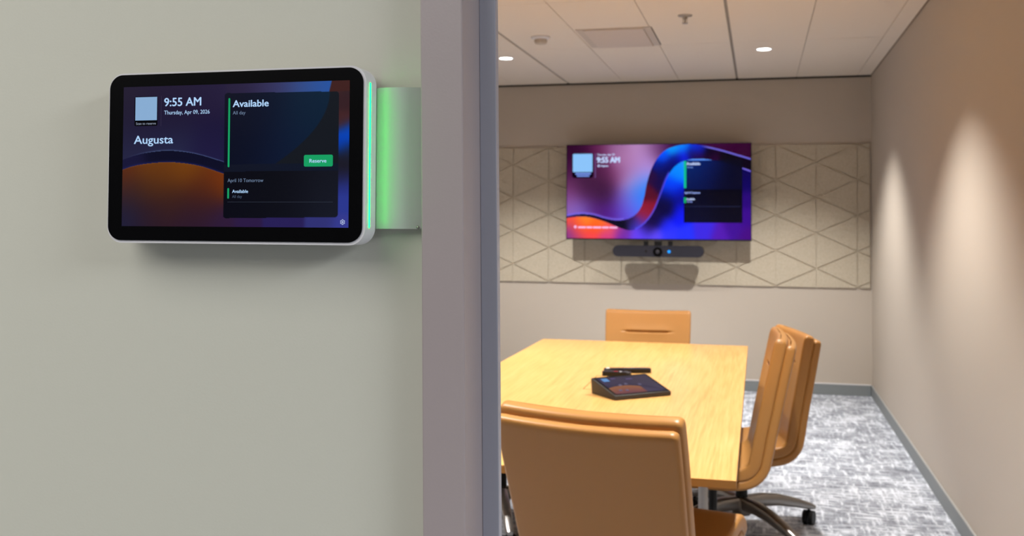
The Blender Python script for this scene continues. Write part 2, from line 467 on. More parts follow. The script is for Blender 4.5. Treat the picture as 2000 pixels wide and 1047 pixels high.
_cap = {}
def text(name, s, x0, x1, ztop, zbase, m, parent, y, bold=0.0):
    cu = bpy.data.curves.new('t', 'FONT'); cu.body = s; cu.resolution_u = 3
    o = bpy.data.objects.new('t', cu); COL.objects.link(o)
    ca = bpy.data.curves.new('t', 'FONT'); ca.body = 'H'; oa = bpy.data.objects.new('t', ca); COL.objects.link(oa)
    dg = bpy.context.evaluated_depsgraph_get()
    me = bpy.data.meshes.new_from_object(o.evaluated_get(dg))
    mh = bpy.data.meshes.new_from_object(oa.evaluated_get(dg))
    cap = max(v.co.y for v in mh.vertices)
    bpy.data.objects.remove(o); bpy.data.objects.remove(oa); bpy.data.meshes.remove(mh)
    xs = [v.co.x for v in me.vertices]; a, b = min(xs), max(xs)
    sx = (x1-x0)/(b-a); sz = (ztop-zbase)/cap
    for v in me.vertices:
        v.co = (x0+(v.co.x-a)*sx, y, zbase+v.co.y*sz)
    if bold:
        b_ = bold*(ztop-zbase)/0.7
        bm = bmesh.new()
        for dx_, dz_, dy_ in ((-b_, 0, 0), (b_, 0, -2e-5), (0, b_*0.6, -4e-5), (0, -b_*0.6, -6e-5)):
            n0 = len(bm.verts); bm.from_mesh(me); bm.verts.ensure_lookup_table()
            for v in bm.verts[n0:]: v.co += Vector((dx_, dy_, dz_))
        bm.to_mesh(me); bm.free()
    me.name = name; me.materials.clear()
    return link(name, me, m, parent)
def plate(name, pts_or_rect, m, parent, y, r=0.0):
    bm = bmesh.new()
    x0, x1, z1, z0 = pts_or_rect
    pts = rrect(x1-x0, z1-z0, max(r, 1e-5), 5) if r else [((x1-x0)/2, (z1-z0)/2), (-(x1-x0)/2, (z1-z0)/2), (-(x1-x0)/2, -(z1-z0)/2), ((x1-x0)/2, -(z1-z0)/2)]
    bm.faces.new([bm.verts.new(((x0+x1)/2+p[0], y, (z0+z1)/2+p[1])) for p in pts])
    return obj(name, bm, m, parent)

# ------------------------------------------------------------------ scheduling panel on the door frame
SP = empty('scheduling_panel', (-0.4999, 0.87, 1.4612))
tag(SP, 'wall mounted room scheduling tablet with green light strip beside the doorway', 'tablet')
GW, GH = 0.2743, 0.1662
bm = bmesh.new(); slab_xz(bm, rrect(GW+0.0045, GH+0.0045, 0.0165, 10), 0.0012, 0.0265, 0.0006, -0.0004, 0.0024)
autosmooth(obj('housing', bm, M_white, SP), 40)
bm = bmesh.new(); slab_xz(bm, rrect(GW, GH, 0.0145, 10), 0.0, 0.003)
obj('glass_front', bm, M_bezel, SP)
SW, SH = 0.2449, 0.1399
sx_, sz_ = -0.49865+0.4999, 0.0009
def tpx(x, y):   # a point of the display given on the 442 x 280 raster measured off its picture
    u = (x-240.0)/441.5
    top, bot = 167.5-6.0*u, 440.0+7.0*u
    return sx_+(u-0.5)*SW, sz_+(0.5-(y-top)/(bot-top))*SH
upper = [(238, 311), (262, 303), (290, 297), (332, 293.5), (370, 297), (400, 303.5), (443, 317), (480, 330)]
lower = [(238, 330), (262, 323), (290, 318.5), (331, 316), (365, 318.5), (400, 325), (443, 339.5), (480, 352)]
tA = [(240, 175, (38, 30, 54)), (330, 175, (36, 26, 56)), (430, 180, (36, 26, 62)), (500, 165, (52, 44, 82)), (330, 250, (27, 17, 50)), (250, 250, (33, 27, 56)), (430, 280, (24, 14, 52)),
      (245, 300, (40, 42, 78)), (332, 288, (44, 52, 88)), (430, 300, (36, 34, 84))]
tB = [(242, 320, (24, 22, 62)), (330, 305, (8, 8, 38)), (440, 328, (8, 9, 40)), (400, 313, (8, 9, 40))]
tC = [(242, 336, (110, 48, 16)), (300, 324, (126, 68, 12)), (370, 326, (134, 74, 10)), (440, 350, (132, 58, 10)), (330, 345, (112, 58, 14)), (400, 365, (92, 40, 18)), (300, 365, (74, 40, 26)),
      (250, 372, (50, 34, 46)), (340, 390, (62, 32, 30)), (300, 420, (48, 27, 42)), (250, 430, (34, 32, 62)), (400, 400, (58, 28, 36)), (440, 436, (50, 28, 66)), (380, 436, (48, 26, 48))]
tR = [(470, 166, (42, 32, 66)), (540, 168, (58, 54, 98)), (600, 168, (62, 86, 150)), (640, 168, (36, 96, 190)), (655, 172, (78, 36, 30)), (675, 172, (52, 34, 42)), (670, 200, (58, 32, 38)), (668, 240, (74, 38, 40)),
      (678, 262, (0, 76, 205)), (668, 285, (0, 70, 200)), (676, 300, (28, 34, 56)), (670, 320, (28, 26, 40)), (670, 350, (30, 30, 60)), (672, 365, (44, 56, 150)), (672, 400, (48, 62, 160)), (665, 440, (60, 66, 160)),
      (640, 436, (54, 56, 130)), (560, 434, (44, 34, 96)), (480, 434, (48, 28, 76)), (450, 434, (52, 28, 62))]
def tab_pic(u, v):
    x = 240+441.5*u; top, bot = 167.5-6*u, 440+7*u; y = top+v*(bot-top)
    # the availability card
    cx0, cx1, cy0, cy1 = 444.0, 661.5, 182.5, 426.5
    inside = cx0 < x < cx1 and cy0 < y < cy1
    for qx, qy in ((cx0+5, cy0+5), (cx1-5, cy0+5), (cx0+5, cy1-5), (cx1-5, cy1-5)):
        if abs(x-qx) <= 5 and abs(y-qy) <= 5 and ((x < qx) == (qx < 550)) and ((y < qy) == (qy < 300)) and math.hypot(x-qx, y-qy) > 5: inside = False
    if inside:
        base = shepard([(450, 200, (14, 14, 34)), (520, 200, (8, 18, 44)), (620, 190, (9, 38, 62)), (630, 240, (8, 34, 58)), (480, 280, (4, 10, 34)), (560, 300, (8, 22, 54)), (610, 280, (8, 32, 60))], x, y, 45)
        rr = 645-0.0052*max(0, y-182)**2            # right edge of the pale lobe
        c = mix(base, (20, 25, 34), sstep(rr-1.5, rr+1.5, x)) if y < 322 else mix(base, (16, 22, 40), 0.8)
        if y > 336: c = shepard([(450, 350, (4, 4, 18)), (540, 360, (4, 5, 16)), (650, 350, (18, 20, 32)), (650, 415, (26, 30, 46)), (450, 415, (5, 6, 22)), (550, 410, (12, 14, 26))], x, y, 50)
        return c
    if x < 446:
        yu, yl = interp(upper, x), interp(lower, x)
        if y < yu:
            c = shepard(tA, x, y, 34)
            return mix(c, (84, 104, 150), 0.75*math.exp(-((y-yu)/1.8)**2)*sstep(236, 320, x))
        if y < yl:
            c = shepard(tB, x, y, 24); return mix(c, (30, 40, 110), 0.6*math.exp(-((yl-y)/3.0)**2))
        return mix(shepard(tC, x, y, 26), (150, 110, 60), 0.35*math.exp(-((y-yl)/1.2)**2))
    c = shepard(tR, x, y, 11)
    if y < 182.5:
        e = 648-(y-162)*0.22
        c = mix((shepard(tR[:4], x, y, 34)), (70, 34, 32), sstep(e-1, e+1.5, x))
    return c
scr = picture('screen', SW, SH, 440, 280, tab_pic, SP, -0.0002, M_tab)
scr.location = (sx_, 0, sz_)
scr['label'] = 'lit display with purple and orange wallpaper'
YT = -0.0006
def sub(o):            # a piece shown on the display: child of the screen
    o.location = (-sx_, 0, -sz_); return o
def ttext(name, s, x0, x1, yt, yb, m, bold=0.0):
    a, zt = tpx(x0, yt); b, zb = tpx(x1, yb); _, zb0 = tpx(x0, yb)
    return sub(text(name, s, a, b, zt, zb0, m, scr, YT, bold))
def tplate(name, x0, x1, y0, y1, m, r=0.0, y=YT):
    a, zt = tpx(x0, y0); b, _ = tpx(x1, y0); _, zb = tpx(x0, y1)
    return sub(plate(name, (a, b, zt, zb), m, scr, y, r))
tplate('caption_backing', 263.5, 310.5, 187, 244.5, G_dark, 0.0015, -0.0004)
tplate('pale_tile', 265.3, 309.5, 188, 233.5, G_tile)
ttext('caption_text', 'Scan to reserve', 267, 307.5, 237.3, 242, glow('caption_grey', (150, 160, 180)), 0.0)
ttext('clock_text', '9:55 AM', 324.3, 398, 190.5, 206.3, G_text, 0.022)
ttext('date_text', 'Thursday, Apr 09, 2026', 324.3, 415.3, 215, 222.6, G_text, 0.004)
ttext('room_name_text', 'Augusta', 263.5, 342.8, 263.8, 279.2, G_text, 0.018)
tplate('divider', 317.8, 318.5, 186, 245, glow('divider_grey', (58, 52, 76)))
tplate('status_bar', 452.0, 455.6, 192.5, 327.3, G_green, 0.0009)
ttext('status_text', 'Available', 460.8, 529.8, 197.2, 210.0, G_text, 0.026)
ttext('status_detail_text', 'All day', 460.8, 485.5, 218, 224.6, G_soft)
tplate('reserve_button', 598, 652, 305.3, 328, G_green, 0.0016)
o = ttext('reserve_text', 'Reserve', 608.8, 640.2, 313.4, 320.4, G_text, 0.022); o.location.y = -0.0003
ttext('tomorrow_text', 'April 10 Tomorrow', 452.3, 521.6, 349.6, 356.4, G_soft)
tplate('status_bar', 452.0, 455.6, 368, 388.5, G_green, 0.0009)
ttext('status_text', 'Available', 461.5, 492.2, 371.3, 377.4, G_text, 0.022)
ttext('status_detail_text', 'All day', 461.5, 480.8, 381.8, 387.2, G_dim)
tplate('divider', 452.5, 653, 394.6, 395.3, G_line)
# settings cog
bm = bmesh.new(); cx_, cz_ = tpx(671, 436)
def ring(bm, ro, ri, n=48, f=lambda a: 1.0):
    A = [bm.verts.new((cx_+ro*f(2*PI*i/n)*math.cos(2*PI*i/n), YT, cz_+ro*f(2*PI*i/n)*math.sin(2*PI*i/n))) for i in range(n)]
    B = [bm.verts.new((cx_+ri*f(2*PI*i/n)*math.cos(2*PI*i/n), YT, cz_+ri*f(2*PI*i/n)*math.sin(2*PI*i/n))) for i in range(n)]
    for i in range(n): bm.faces.new((A[i], A[(i+1) % n], B[(i+1) % n], B[i]))
ring(bm, 0.0023, 0.0018, 48, lambda a: 1+0.13*math.cos(6*a+PI)); ring(bm, 0.0010, 0.0005)
sub(obj('settings_icon', bm, glow('icon_pale', (200, 215, 245)), scr))
# light strip on the right edge
bm = bmesh.new(); pts = rrect(0.0017, 0.1385, 0.0008, 4)
bm.faces.new([bm.verts.new((0.1397, 0.0108+p[0], 0.0002+p[1])) for p in pts]); 
ls = obj('light_strip', bm, G_led, SP)
md = ls.modifiers.new('thick', 'SOLIDIFY'); md.thickness = 0.0016; md.offset = 0
# side mount bracket: thin curved plate from behind the tablet to the jamb
bm = bmesh.new(); n = 28; prev = None
zt, zb = 1.4706+0.06-1.4612, 1.3323+0.06-1.4612
zt, zb = 0.0665, -0.0700
for i in range(n+1):
    t = i/n; x = 0.120+t*(0.1913-0.120)
    y = 0.0315-0.0065*math.sin(PI*t)**2+0.0035*max(0, (t-0.8)/0.2)**2
    cur = [bm.verts.new((x-0.0*z, y+d, z)) for d, z in ((0, zt), (0, zb), (0.002, zb), (0.002, zt))]
    if prev:
        for k in range(4): bm.faces.new((prev[k], prev[(k+1) % 4], cur[(k+1) % 4], cur[k]))
    else: bm.faces.new(cur)
    prev = cur
bm.faces.new(prev[::-1])
br = autosmooth(obj('mount_bracket', bm, mat('pale_grey_bracket', (186, 188, 186), 0.38, 0.45), SP), 50)
bm = bmesh.new(); lathe(bm, [(0, 0), (0.0016, 0), (0.0014, 0.0008), (0, 0.001)], seg=12)
sc = obj('screw', bm, M_chrome, br, True); sc.location = (0.1825, 0.0300, zb+0.0014); sc.rotation_euler = (PI/2, 0, 0)

# ------------------------------------------------------------------ television
TV = empty('television', (-0.8222, D-0.19, 1.6425))
tag(TV, 'large wall mounted television showing a blue and purple ribbon wallpaper', 'television')
TW, TH = 1.531, 0.803
bm = bmesh.new(); bbox(bm, -TW/2, TW/2, 0.0, 0.035, -TH/2, TH/2, 0.003)
obj('housing', bm, M_tvbody, TV)
bm = bmesh.new(); bbox(bm, -0.55, 0.55, 0.035, 0.062, -0.30, 0.22, 0.012)
obj('back_cover', bm, M_tvbody, TV)
bm = bmesh.new(); bbox(bm, -0.22, 0.22, 0.062, 0.172, -0.16, 0.16, 0.004)
obj('wall_mount', bm, M_black, TV)
bm = bmesh.new(); bbox(bm, -0.03, 0.03, -0.002, 0.012, -TH/2-0.006, -TH/2+0.001, 0.001)
obj('logo_tab', bm, mat('grey_logo_tab', (92, 88, 92), 0.5, 0.4), TV)
tvU = [(65, 555), (150, 541), (250, 545), (350, 572), (430, 583), (510, 572), (570, 535), (605, 482), (625, 412), (642, 325), (670, 232), (712, 150), (770, 90), (850, 58), (930, 48), (1020, 55), (1150, 85), (1260, 118), (1362, 150)]
tvL = [(65, 568), (150, 558), (230, 562), (320, 585), (400, 615), (470, 642), (530, 653), (590, 634), (650, 582), (700, 505), (740, 405), (780, 295), (820, 225), (870, 180), (930, 158), (1000, 150), (1100, 160), (1200, 182), (1300, 212), (1362, 235)]
vA = [(80, 60, (40, 0, 34)), (180, 60, (52, 4, 48)), (300, 60, (100, 34, 80)), (420, 60, (150, 100, 150)), (600, 60, (186, 140, 196)), (690, 60, (150, 100, 150)), (740, 70, (70, 24, 80)), (80, 200, (62, 12, 58)), (90, 330, (100, 44, 90)), (85, 430, (134, 72, 136)), (110, 500, (146, 104, 190)),
      (200, 400, (74, 28, 70)), (200, 300, (60, 26, 60)), (350, 420, (56, 20, 60)), (330, 330, (62, 24, 60)), (300, 220, (84, 28, 72)), (420, 260, (118, 50, 98)), (480, 130, (170, 116, 166)), (560, 160, (184, 132, 190)), (640, 170, (176, 136, 214)), (500, 230, (166, 110, 166)), (530, 320, (186, 146, 204)),
      (600, 280, (150, 150, 246)), (470, 420, (112, 66, 150)), (530, 440, (140, 130, 250)), (585, 420, (20, 130, 255)), (610, 360, (20, 130, 255)), (560, 500, (70, 120, 255)), (480, 520, (100, 70, 200)), (400, 530, (80, 30, 140)), (350, 550, (82, 22, 128)), (250, 500, (86, 36, 120)), (500, 560, (104, 76, 236)), (160, 525, (120, 100, 210)),
      (850, 45, (48, 0, 60)), (1100, 50, (58, 4, 58)), (1250, 70, (52, 0, 46)), (1340, 120, (46, 0, 42)), (950, 30, (40, 0, 60))]
vB = [(80, 562, (20, 14, 60)), (250, 552, (10, 8, 40)), (400, 600, (10, 8, 36)), (450, 610, (8, 6, 30)), (540, 590, (32, 20, 60)), (570, 610, (70, 60, 220)), (610, 520, (150, 30, 60)), (640, 480, (140, 24, 50)), (600, 570, (120, 40, 120)), (660, 380, (90, 14, 40)), (640, 400, (80, 14, 40)), (680, 280, (40, 8, 60)), (720, 330, (20, 6, 70)), (740, 200, (0, 20, 130)), (760, 140, (0, 80, 255)),
      (830, 85, (0, 150, 255)), (900, 70, (0, 130, 255)), (980, 72, (0, 60, 255)), (1010, 80, (10, 20, 160)), (760, 250, (6, 8, 80)), (800, 190, (4, 8, 100)), (850, 150, (0, 12, 130)), (900, 130, (10, 30, 240)), (960, 110, (6, 6, 90)), (1000, 130, (40, 0, 60)), (1080, 110, (4, 2, 24)), (1200, 140, (4, 2, 16)), (1340, 190, (6, 0, 20)), (1100, 145, (44, 0, 50))]
vC = [(75, 590, (255, 80, 60)), (200, 585, (255, 140, 40)), (300, 600, (255, 112, 28)), (160, 620, (255, 96, 40)), (260, 640, (255, 86, 30)), (360, 625, (255, 96, 70)), (420, 650, (214, 70, 130)), (250, 690, (250, 66, 86)), (350, 690, (214, 60, 130)), (80, 650, (160, 64, 130)), (85, 700, (120, 52, 140)), (130, 690, (196, 64, 110)), (150, 650, (250, 70, 70)),
      (470, 690, (120, 40, 180)), (480, 660, (110, 46, 150)), (560, 690, (106, 66, 246)), (620, 670, (90, 66, 250)), (700, 690, (96, 74, 255)), (800, 680, (50, 56, 255)), (780, 610, (30, 40, 255)), (860, 560, (8, 24, 255)), (880, 500, (6, 20, 240)), (900, 680, (36, 50, 255)), (1050, 660, (60, 40, 230)), (1150, 690, (84, 24, 180)), (1250, 650, (64, 10, 150)), (1340, 690, (70, 4, 130)), (1340, 560, (58, 4, 140)), (1340, 430, (40, 0, 120)), (1340, 330, (10, 0, 90)), (1335, 250, (6, 0, 80)),
      (650, 630, (24, 6, 70)), (720, 570, (12, 4, 60)), (800, 510, (8, 4, 60)), (690, 560, (20, 8, 70)), (780, 450, (4, 4, 60)), (870, 440, (4, 6, 110)), (860, 400, (0, 20, 190)), (830, 350, (0, 60, 255)), (800, 330, (0, 66, 255)), (850, 260, (0, 130, 255)), (880, 210, (0, 140, 255)), (790, 400, (2, 20, 150)), (760, 500, (6, 4, 60)), (940, 155, (90, 150, 255))]
def tv_pic(u, v):
    x, y = 65+1297*u, 45+667*v
    if 903 < x < 1306 and 162 < y < 596:
        c = shepard([(920, 200, (0, 40, 110)), (1000, 180, (0, 40, 120)), (1050, 200, (0, 20, 90)), (950, 300, (2, 14, 70)), (1100, 260, (2, 6, 50)), (1250, 220, (2, 4, 30)), (1250, 330, (2, 4, 36))], x, y, 80)
        if y > 365: c = shepard([(920, 400, (2, 4, 26)), (1280, 400, (0, 0, 14)), (920, 580, (4, 8, 46)), (1280, 580, (4, 4, 28))], x, y, 120)
        yb = interp(tvL, x)
        return mix((2, 2, 16), c, 0.5+0.5*sstep(yb-6, yb+6, y))
    yu, yl = interp(tvU, x), interp(tvL, x)
    su = abs(interp(tvU, x+4)-interp(tvU, x-4))/8; cu_ = 1/math.sqrt(1+su*su)
    if y < yu:
        c = shepard(vA, x, y, 62)
        d = (yu-y)*cu_
        if x < 480: c = mix(c, (120, 104, 236), 0.85*math.exp(-((d-6)/8)**2))
        return c
    if y < yl:
        c = shepard(vB, x, y, 30)
        d = (y-yu)*cu_; dl = (yl-y)/math.sqrt(1+((interp(tvL, x+4)-interp(tvL, x-4))/8)**2)
        if x > 1000: c = mix(c, (108, 100, 214), sstep(1000, 1080, x)*(1-sstep(9, 13, d)))
        if 560 < x < 800: c = mix(c, (84, 80, 246), 0.9*math.exp(-((dl-3)/8)**2))
        if x < 300: c = mix(c, (60, 50, 160), 0.6*math.exp(-(dl/3)**2))
        return c
    c = shepard(vC, x, y, 36)
    d = y-yl
    if x > 1300: c = mix((120, 104, 226), c, sstep(8, 13, d))
    return c
TSW, TSH = TW-0.012, TH-0.016
tvs = picture('screen', TSW, TSH, 400, 210, tv_pic, TV, -0.0006)
tvs.location = (0, 0, 0.003)
tvs['label'] = 'lit display with a blue ribbon wallpaper'
def vpx(x, y): return ((x-65)/1297-0.5)*TSW, (0.5-(y-45)/667)*TSH
def vtext(name, s, x0, x1, yt, yb, m, bold=0.03):
    a, zt = vpx(x0, yt); b, zb = vpx(x1, yb); return text(name, s, a, b, zt, zb, m, tvs, -0.0022, bold)
def vplate(name, x0, x1, y0, y1, m, r=0.0, y=-0.0022):
    a, zt = vpx(x0, y0); b, zb = vpx(x1, y1); return plate(name, (a, b, zt, zb), m, tvs, y, r)
vplate('caption_backing', 103, 258, 103, 280, glow('tv_tile_backing', (14, 2, 20)), 0.02, -0.0014)  # dark rounded backing drawn behind the tile and its captions
vplate('pale_tile', 108, 252, 107, 238, G_tvtile, 0.008)
o = vplate('caption_line', 126, 241, 244, 256, glow('tv_caption', (120, 150, 236)), 0.006)
vplate('caption_line', 138, 230, 261, 271, glow('tv_caption_2', (120, 150, 236)), 0.005)
vplate('divider', 269, 276, 105, 280, glow('tv_divider', (104, 74, 130)))
vtext('date_text', 'Thursday, Apr 09', 286, 412, 108, 121, G_tv, 0.03)
vtext('clock_text', '9:55 AM', 285, 448, 133, 171, G_tv, 0.06)
vtext('room_name_text', 'Augusta', 311, 366, 187, 200, G_tv, 0.04)
bm = bmesh.new(); cx_, cz_ = vpx(297, 194); YT = -0.0022; ring(bm, 0.0105, 0.004, 20); obj('pin_icon', bm, G_tv, tvs)
vplate('status_bar', 903, 920, 165, 355, glow('tv_green', (20, 190, 140)), 0.004)
vtext('status_text', 'Available', 922, 1016, 175, 193, G_tv, 0.05)
vtext('status_detail_text', 'All day', 925, 967, 204, 214, glow('tv_soft', (120, 160, 240)), 0.03)
vtext('tomorrow_text', 'April 10 Tomorrow', 908, 1016, 380, 394, glow('tv_soft_2', (150, 170, 240)), 0.04)
vplate('status_bar', 903, 920, 420, 459, glow('tv_green_2', (20, 170, 100)), 0.004)
vtext('status_text', 'Available', 921, 979, 425, 438, G_tv, 0.05)
vtext('status_detail_text', 'All day', 925, 963, 444, 455, glow('tv_soft_3', (140, 160, 240)), 0.03)
vplate('divider', 905, 1292, 482, 485, glow('tv_hairline', (40, 46, 84)))
bm = bmesh.new(); cx_, cz_ = vpx(128, 631); ring(bm, 0.0125, 0.003, 24); obj('share_icon', bm, G_pink, tvs)
for i, (a, b) in enumerate(((148, 205), (209, 252), (256, 318), (322, 372), (376, 434))):
    vplate('hint_text', a, b, 627.5, 640.5, G_pink, 0.006)

# ------------------------------------------------------------------ video bar under the television
VB = empty('video_bar', (-0.8105, D-0.235, 1.150)); tag(VB, 'long charcoal video conference bar hanging under the television', 'video bar')
bm = bmesh.new(); slab_xz(bm, rrect(0.748, 0.094, 0.0465, 12), 0.0, 0.075, 0, 0, 0.006)
autosmooth(obj('body', bm, M_bar, VB), 50)
bm = bmesh.new(); cyl(bm, (0.0, 0.001, -0.004), 0.036, 0.040, 0.008, 32, 'Y')
bm.transform(Matrix.Translation((0, -0.008, 0)))
ln = obj('lens_housing', bm, M_bezel, VB)
bm = bmesh.new(); bmesh.ops.create_uvsphere(bm, u_segments=20, v_segments=12, radius=0.017, matrix=Matrix.Translation((0.0, -0.006, -0.004)) @ Matrix.Diagonal((1, 0.4, 1, 1)))
obj('lens', bm, mat('grey_lens', (44, 42, 50), 0.25, 0.5), ln, True)
bm = bmesh.new(); cyl(bm, (-0.097, -0.002, 0.0), 0.009, 0.009, 0.004, 20, 'Y'); obj('sensor_window', bm, M_lensglass, VB)
bm = bmesh.new(); cyl(bm, (0.0935, -0.0025, -0.001), 0.0125, 0.0125, 0.004, 20, 'Y'); obj('status_light', bm, G_blue, VB)
for s in (-1, 1):
    bm = bmesh.new(); bbox(bm, s*0.10-0.018, s*0.10+0.018, 0.02, 0.060, 0.040, 0.085, 0.003); obj('hanger', bm, M_black, VB)
bm = bmesh.new(); bbox(bm, -0.03, 0.03, 0.02, 0.060, 0.040, 0.085, 0.003); obj('hanger', bm, M_black, VB)

# ------------------------------------------------------------------ table
TX0, TX1, TY0, TY1, TZ = -1.168, -0.0565, 2.60, 5.42, 0.74
TB = empty('meeting_table', ((TX0+TX1)/2, (TY0+TY1)/2, 0)); tag(TB, 'long honey oak meeting table with tan leather chairs around it', 'table')
hx, hy = (TX1-TX0)/2, (TY1-TY0)/2
bm = bmesh.new(); bbox(bm, -hx, hx, -hy, hy, TZ-0.022, TZ, 0.0012)
bm.normal_update()
for f in bm.faces: f.material_index = 0 if f.normal.z > 0.5 else 1
obj('tabletop', bm, [M_oak, M_oak_edge], TB)
bm = bmesh.new()
for a in ((-hx+0.10, hx-0.10, -hy+0.70, -hy+0.74), (-hx+0.10, hx-0.10, hy-0.32, hy-0.28)): box(bm, a[0], a[1], a[2], a[3], TZ-0.062, TZ-0.022)
for s in (-1, 1): box(bm, s*0.30-0.02, s*0.30+0.02, -hy+0.74, hy-0.32, TZ-0.062, TZ-0.022)
obj('underframe', bm, M_black, TB)
for sx in (-1, 1):
    for ly in (-hy+0.72, hy-0.30):
        lx = sx*(hx-0.122)
        bm = bmesh.new(); cyl(bm, (lx, ly, 0.02), 0.0155, 0.0155, TZ-0.062, 20)
        cyl(bm, (lx, ly, 0.0), 0.026, 0.022, 0.02, 20)
        lg = autosmooth(obj('leg', bm, M_leg, TB), 40)
        bm = bmesh.new(); bbox(bm, lx-0.045, lx+0.045, ly-0.045, ly+0.045, TZ-0.042, TZ-0.0225, 0.003)
        obj('mounting_plate', bm, M_black, lg)
bm = bmesh.new()
hx0, hx1, hy0, hy1 = -0.671-TB.location.x, -0.52-TB.location.x, 3.85-TB.location.y, 4.20-TB.location.y
for a in ((hx0, hx1, hy0, hy0+0.004), (hx0, hx1, hy1-0.004, hy1), (hx0, hx0+0.003, hy0, hy1), (hx1-0.003, hx1, hy0, hy1)):
    box(bm, a[0], a[1], a[2], a[3], TZ-0.004, TZ+0.0004)
obj('cable_hatch', bm, M_seam, TB)

# things on the table
WT = empty('table_tablet', (-0.4722, 3.778, TZ), math.radians(41)); tag(WT, 'black wedge shaped touch tablet lying on the oak table', 'tablet')
WW, WD, HF, HB = 0.252, 0.166, 0.017, 0.060
bm = bmesh.new()
prof = [(-WD/2, 0.001), (-WD/2, HF), (WD/2, HB), (WD/2+0.004, HB-0.004), (WD/2-0.002, 0.001)]
A = [bm.verts.new((-WW/2, y, z)) for y, z in prof]; B = [bm.verts.new((WW/2, y, z)) for y, z in prof]
bm.faces.new(A); bm.faces.new(B[::-1])
for i in range(5): bm.faces.new((A[i], A[(i+1) % 5], B[(i+1) % 5], B[i]))
bmesh.ops.recalc_face_normals(bm, faces=bm.faces[:])
bmesh.ops.bevel(bm, geom=bm.edges[:], offset=0.003, segments=3, affect='EDGES', profile=0.5)
autosmooth(obj('body', bm, M_wedge, WT), 40)
tilt = math.atan2(HB-HF, WD); sl = math.hypot(WD, HB-HF)
gl_o = plate('glass_front', (-WW/2+0.003, WW/2-0.003, sl/2-0.002, -sl/2+0.003), M_bezel, WT, 0.0, 0.006)
gl_o.location = (0, 0, (HF+HB)/2+0.0006); gl_o.rotation_euler = (tilt-PI/2, 0, 0)
def wedge_pic(u, v):
    e = 0.42+0.5*(u-0.30)**2*2.2
    c = shepard([(0.0, 0.1, (40, 36, 66)), (0.5, 0.1, (48, 40, 66)), (1, 0.1, (50, 46, 66)), (0.5, 0.4, (42, 36, 62)), (1, 0.5, (46, 42, 60)), (0.9, 0.9, (48, 44, 96)), (0.6, 0.8, (42, 36, 60)), (0, 0.4, (36, 34, 78))], u, v, 0.3)
    if v > e+0.12: c = mix((142, 88, 50), (100, 46, 62), (v-e-0.12)/0.45) if u < 0.62 else mix(mix((120, 70, 50), (88, 40, 66), (v-e-0.12)/0.4), c, sstep(0.52, 0.68, u))
    elif v > e: c = (24, 24, 60)
    return c
ws = picture('screen', WW-0.026, sl-0.024, 90, 60, wedge_pic, gl_o, -0.0004)
o = plate('pale_tile', (-0.098, -0.070, 0.066, 0.038), glow('wedge_tile', (106, 152, 206)), ws, -0.0007)
for a, b, zt, zb in ((-0.058, -0.034, 0.064, 0.056), (0.006, 0.036, 0.052, 0.044)): plate('heading_bar', (a, b, zt, zb), glow('wedge_bar', (96, 84, 122)), ws, -0.0007, 0.002)
for i, (cx, cz) in enumerate(((-0.05, 0.0), (-0.02, 0.006), (0.035, -0.006), (-0.075, -0.045), (-0.048, -0.048))):
    plate('app_icon', (cx-0.007, cx+0.007, cz+0.006, cz-0.006), glow('wedge_icon_%d' % i, (104, 100, 124)), ws, -0.0007, 0.003)

def remote(name, loc, rz, L_, W_, label, marks):
    r = empty(name, loc, rz); tag(r, label, 'remote control')
    bm = bmesh.new()
    pts = rrect(L_, W_, W_*0.30, 6)
    a = [bm.verts.new((x, y, 0.0008)) for x, y in pts]; b = [bm.verts.new((x, y, 0.019)) for x, y in pts]
    bm.faces.new(a[::-1]); top = bm.faces.new(b)
    for i in range(len(pts)): bm.faces.new((a[i], a[(i+1) % len(pts)], b[(i+1) % len(pts)], b[i]))
    bmesh.ops.bevel(bm, geom=list(top.edges), offset=0.004, segments=3, affect='EDGES', profile=0.5)
    autosmooth(obj('body', bm, M_remote, r), 40)
    for (x, y, w_, h_, m) in marks:
        bm = bmesh.new(); bbox(bm, x-w_/2, x+w_/2, y-h_/2, y+h_/2, 0.0185, 0.0205, 0.0006)
        obj('button', bm, m, r)
    return r
M_btn = mat('grey_button', (96, 94, 96), 0.5, 0.3); M_red = mat('red_button', (176, 40, 40), 0.5, 0.3); M_wbtn = mat('white_button', (226, 226, 230), 0.4, 0.4)
remote('remote_control', (-0.556, 4.318, TZ), math.radians(17), 0.205, 0.044, 'longer black remote control lying behind the wedge tablet, farther from the camera',
       [(0.075, 0, 0.012, 0.016, M_btn), (0.05, 0, 0.012, 0.010, M_btn), (0.02, 0, 0.014, 0.024, M_btn), (-0.01, 0.008, 0.010, 0.008, M_btn), (-0.01, -0.008, 0.010, 0.008, M_btn), (-0.085, 0.0, 0.014, 0.016, M_wbtn)])
remote('remote_control', (-0.588, 4.215, TZ), math.radians(-3), 0.122, 0.045, 'shorter black remote control in front of the longer one, with a red button',
       [(-0.003, -0.004, 0.016, 0.008, M_red), (0.017, -0.004, 0.008, 0.008, M_wbtn), (-0.03, 0.008, 0.016, 0.008, M_btn), (0.04, 0.006, 0.010, 0.010, M_btn)])

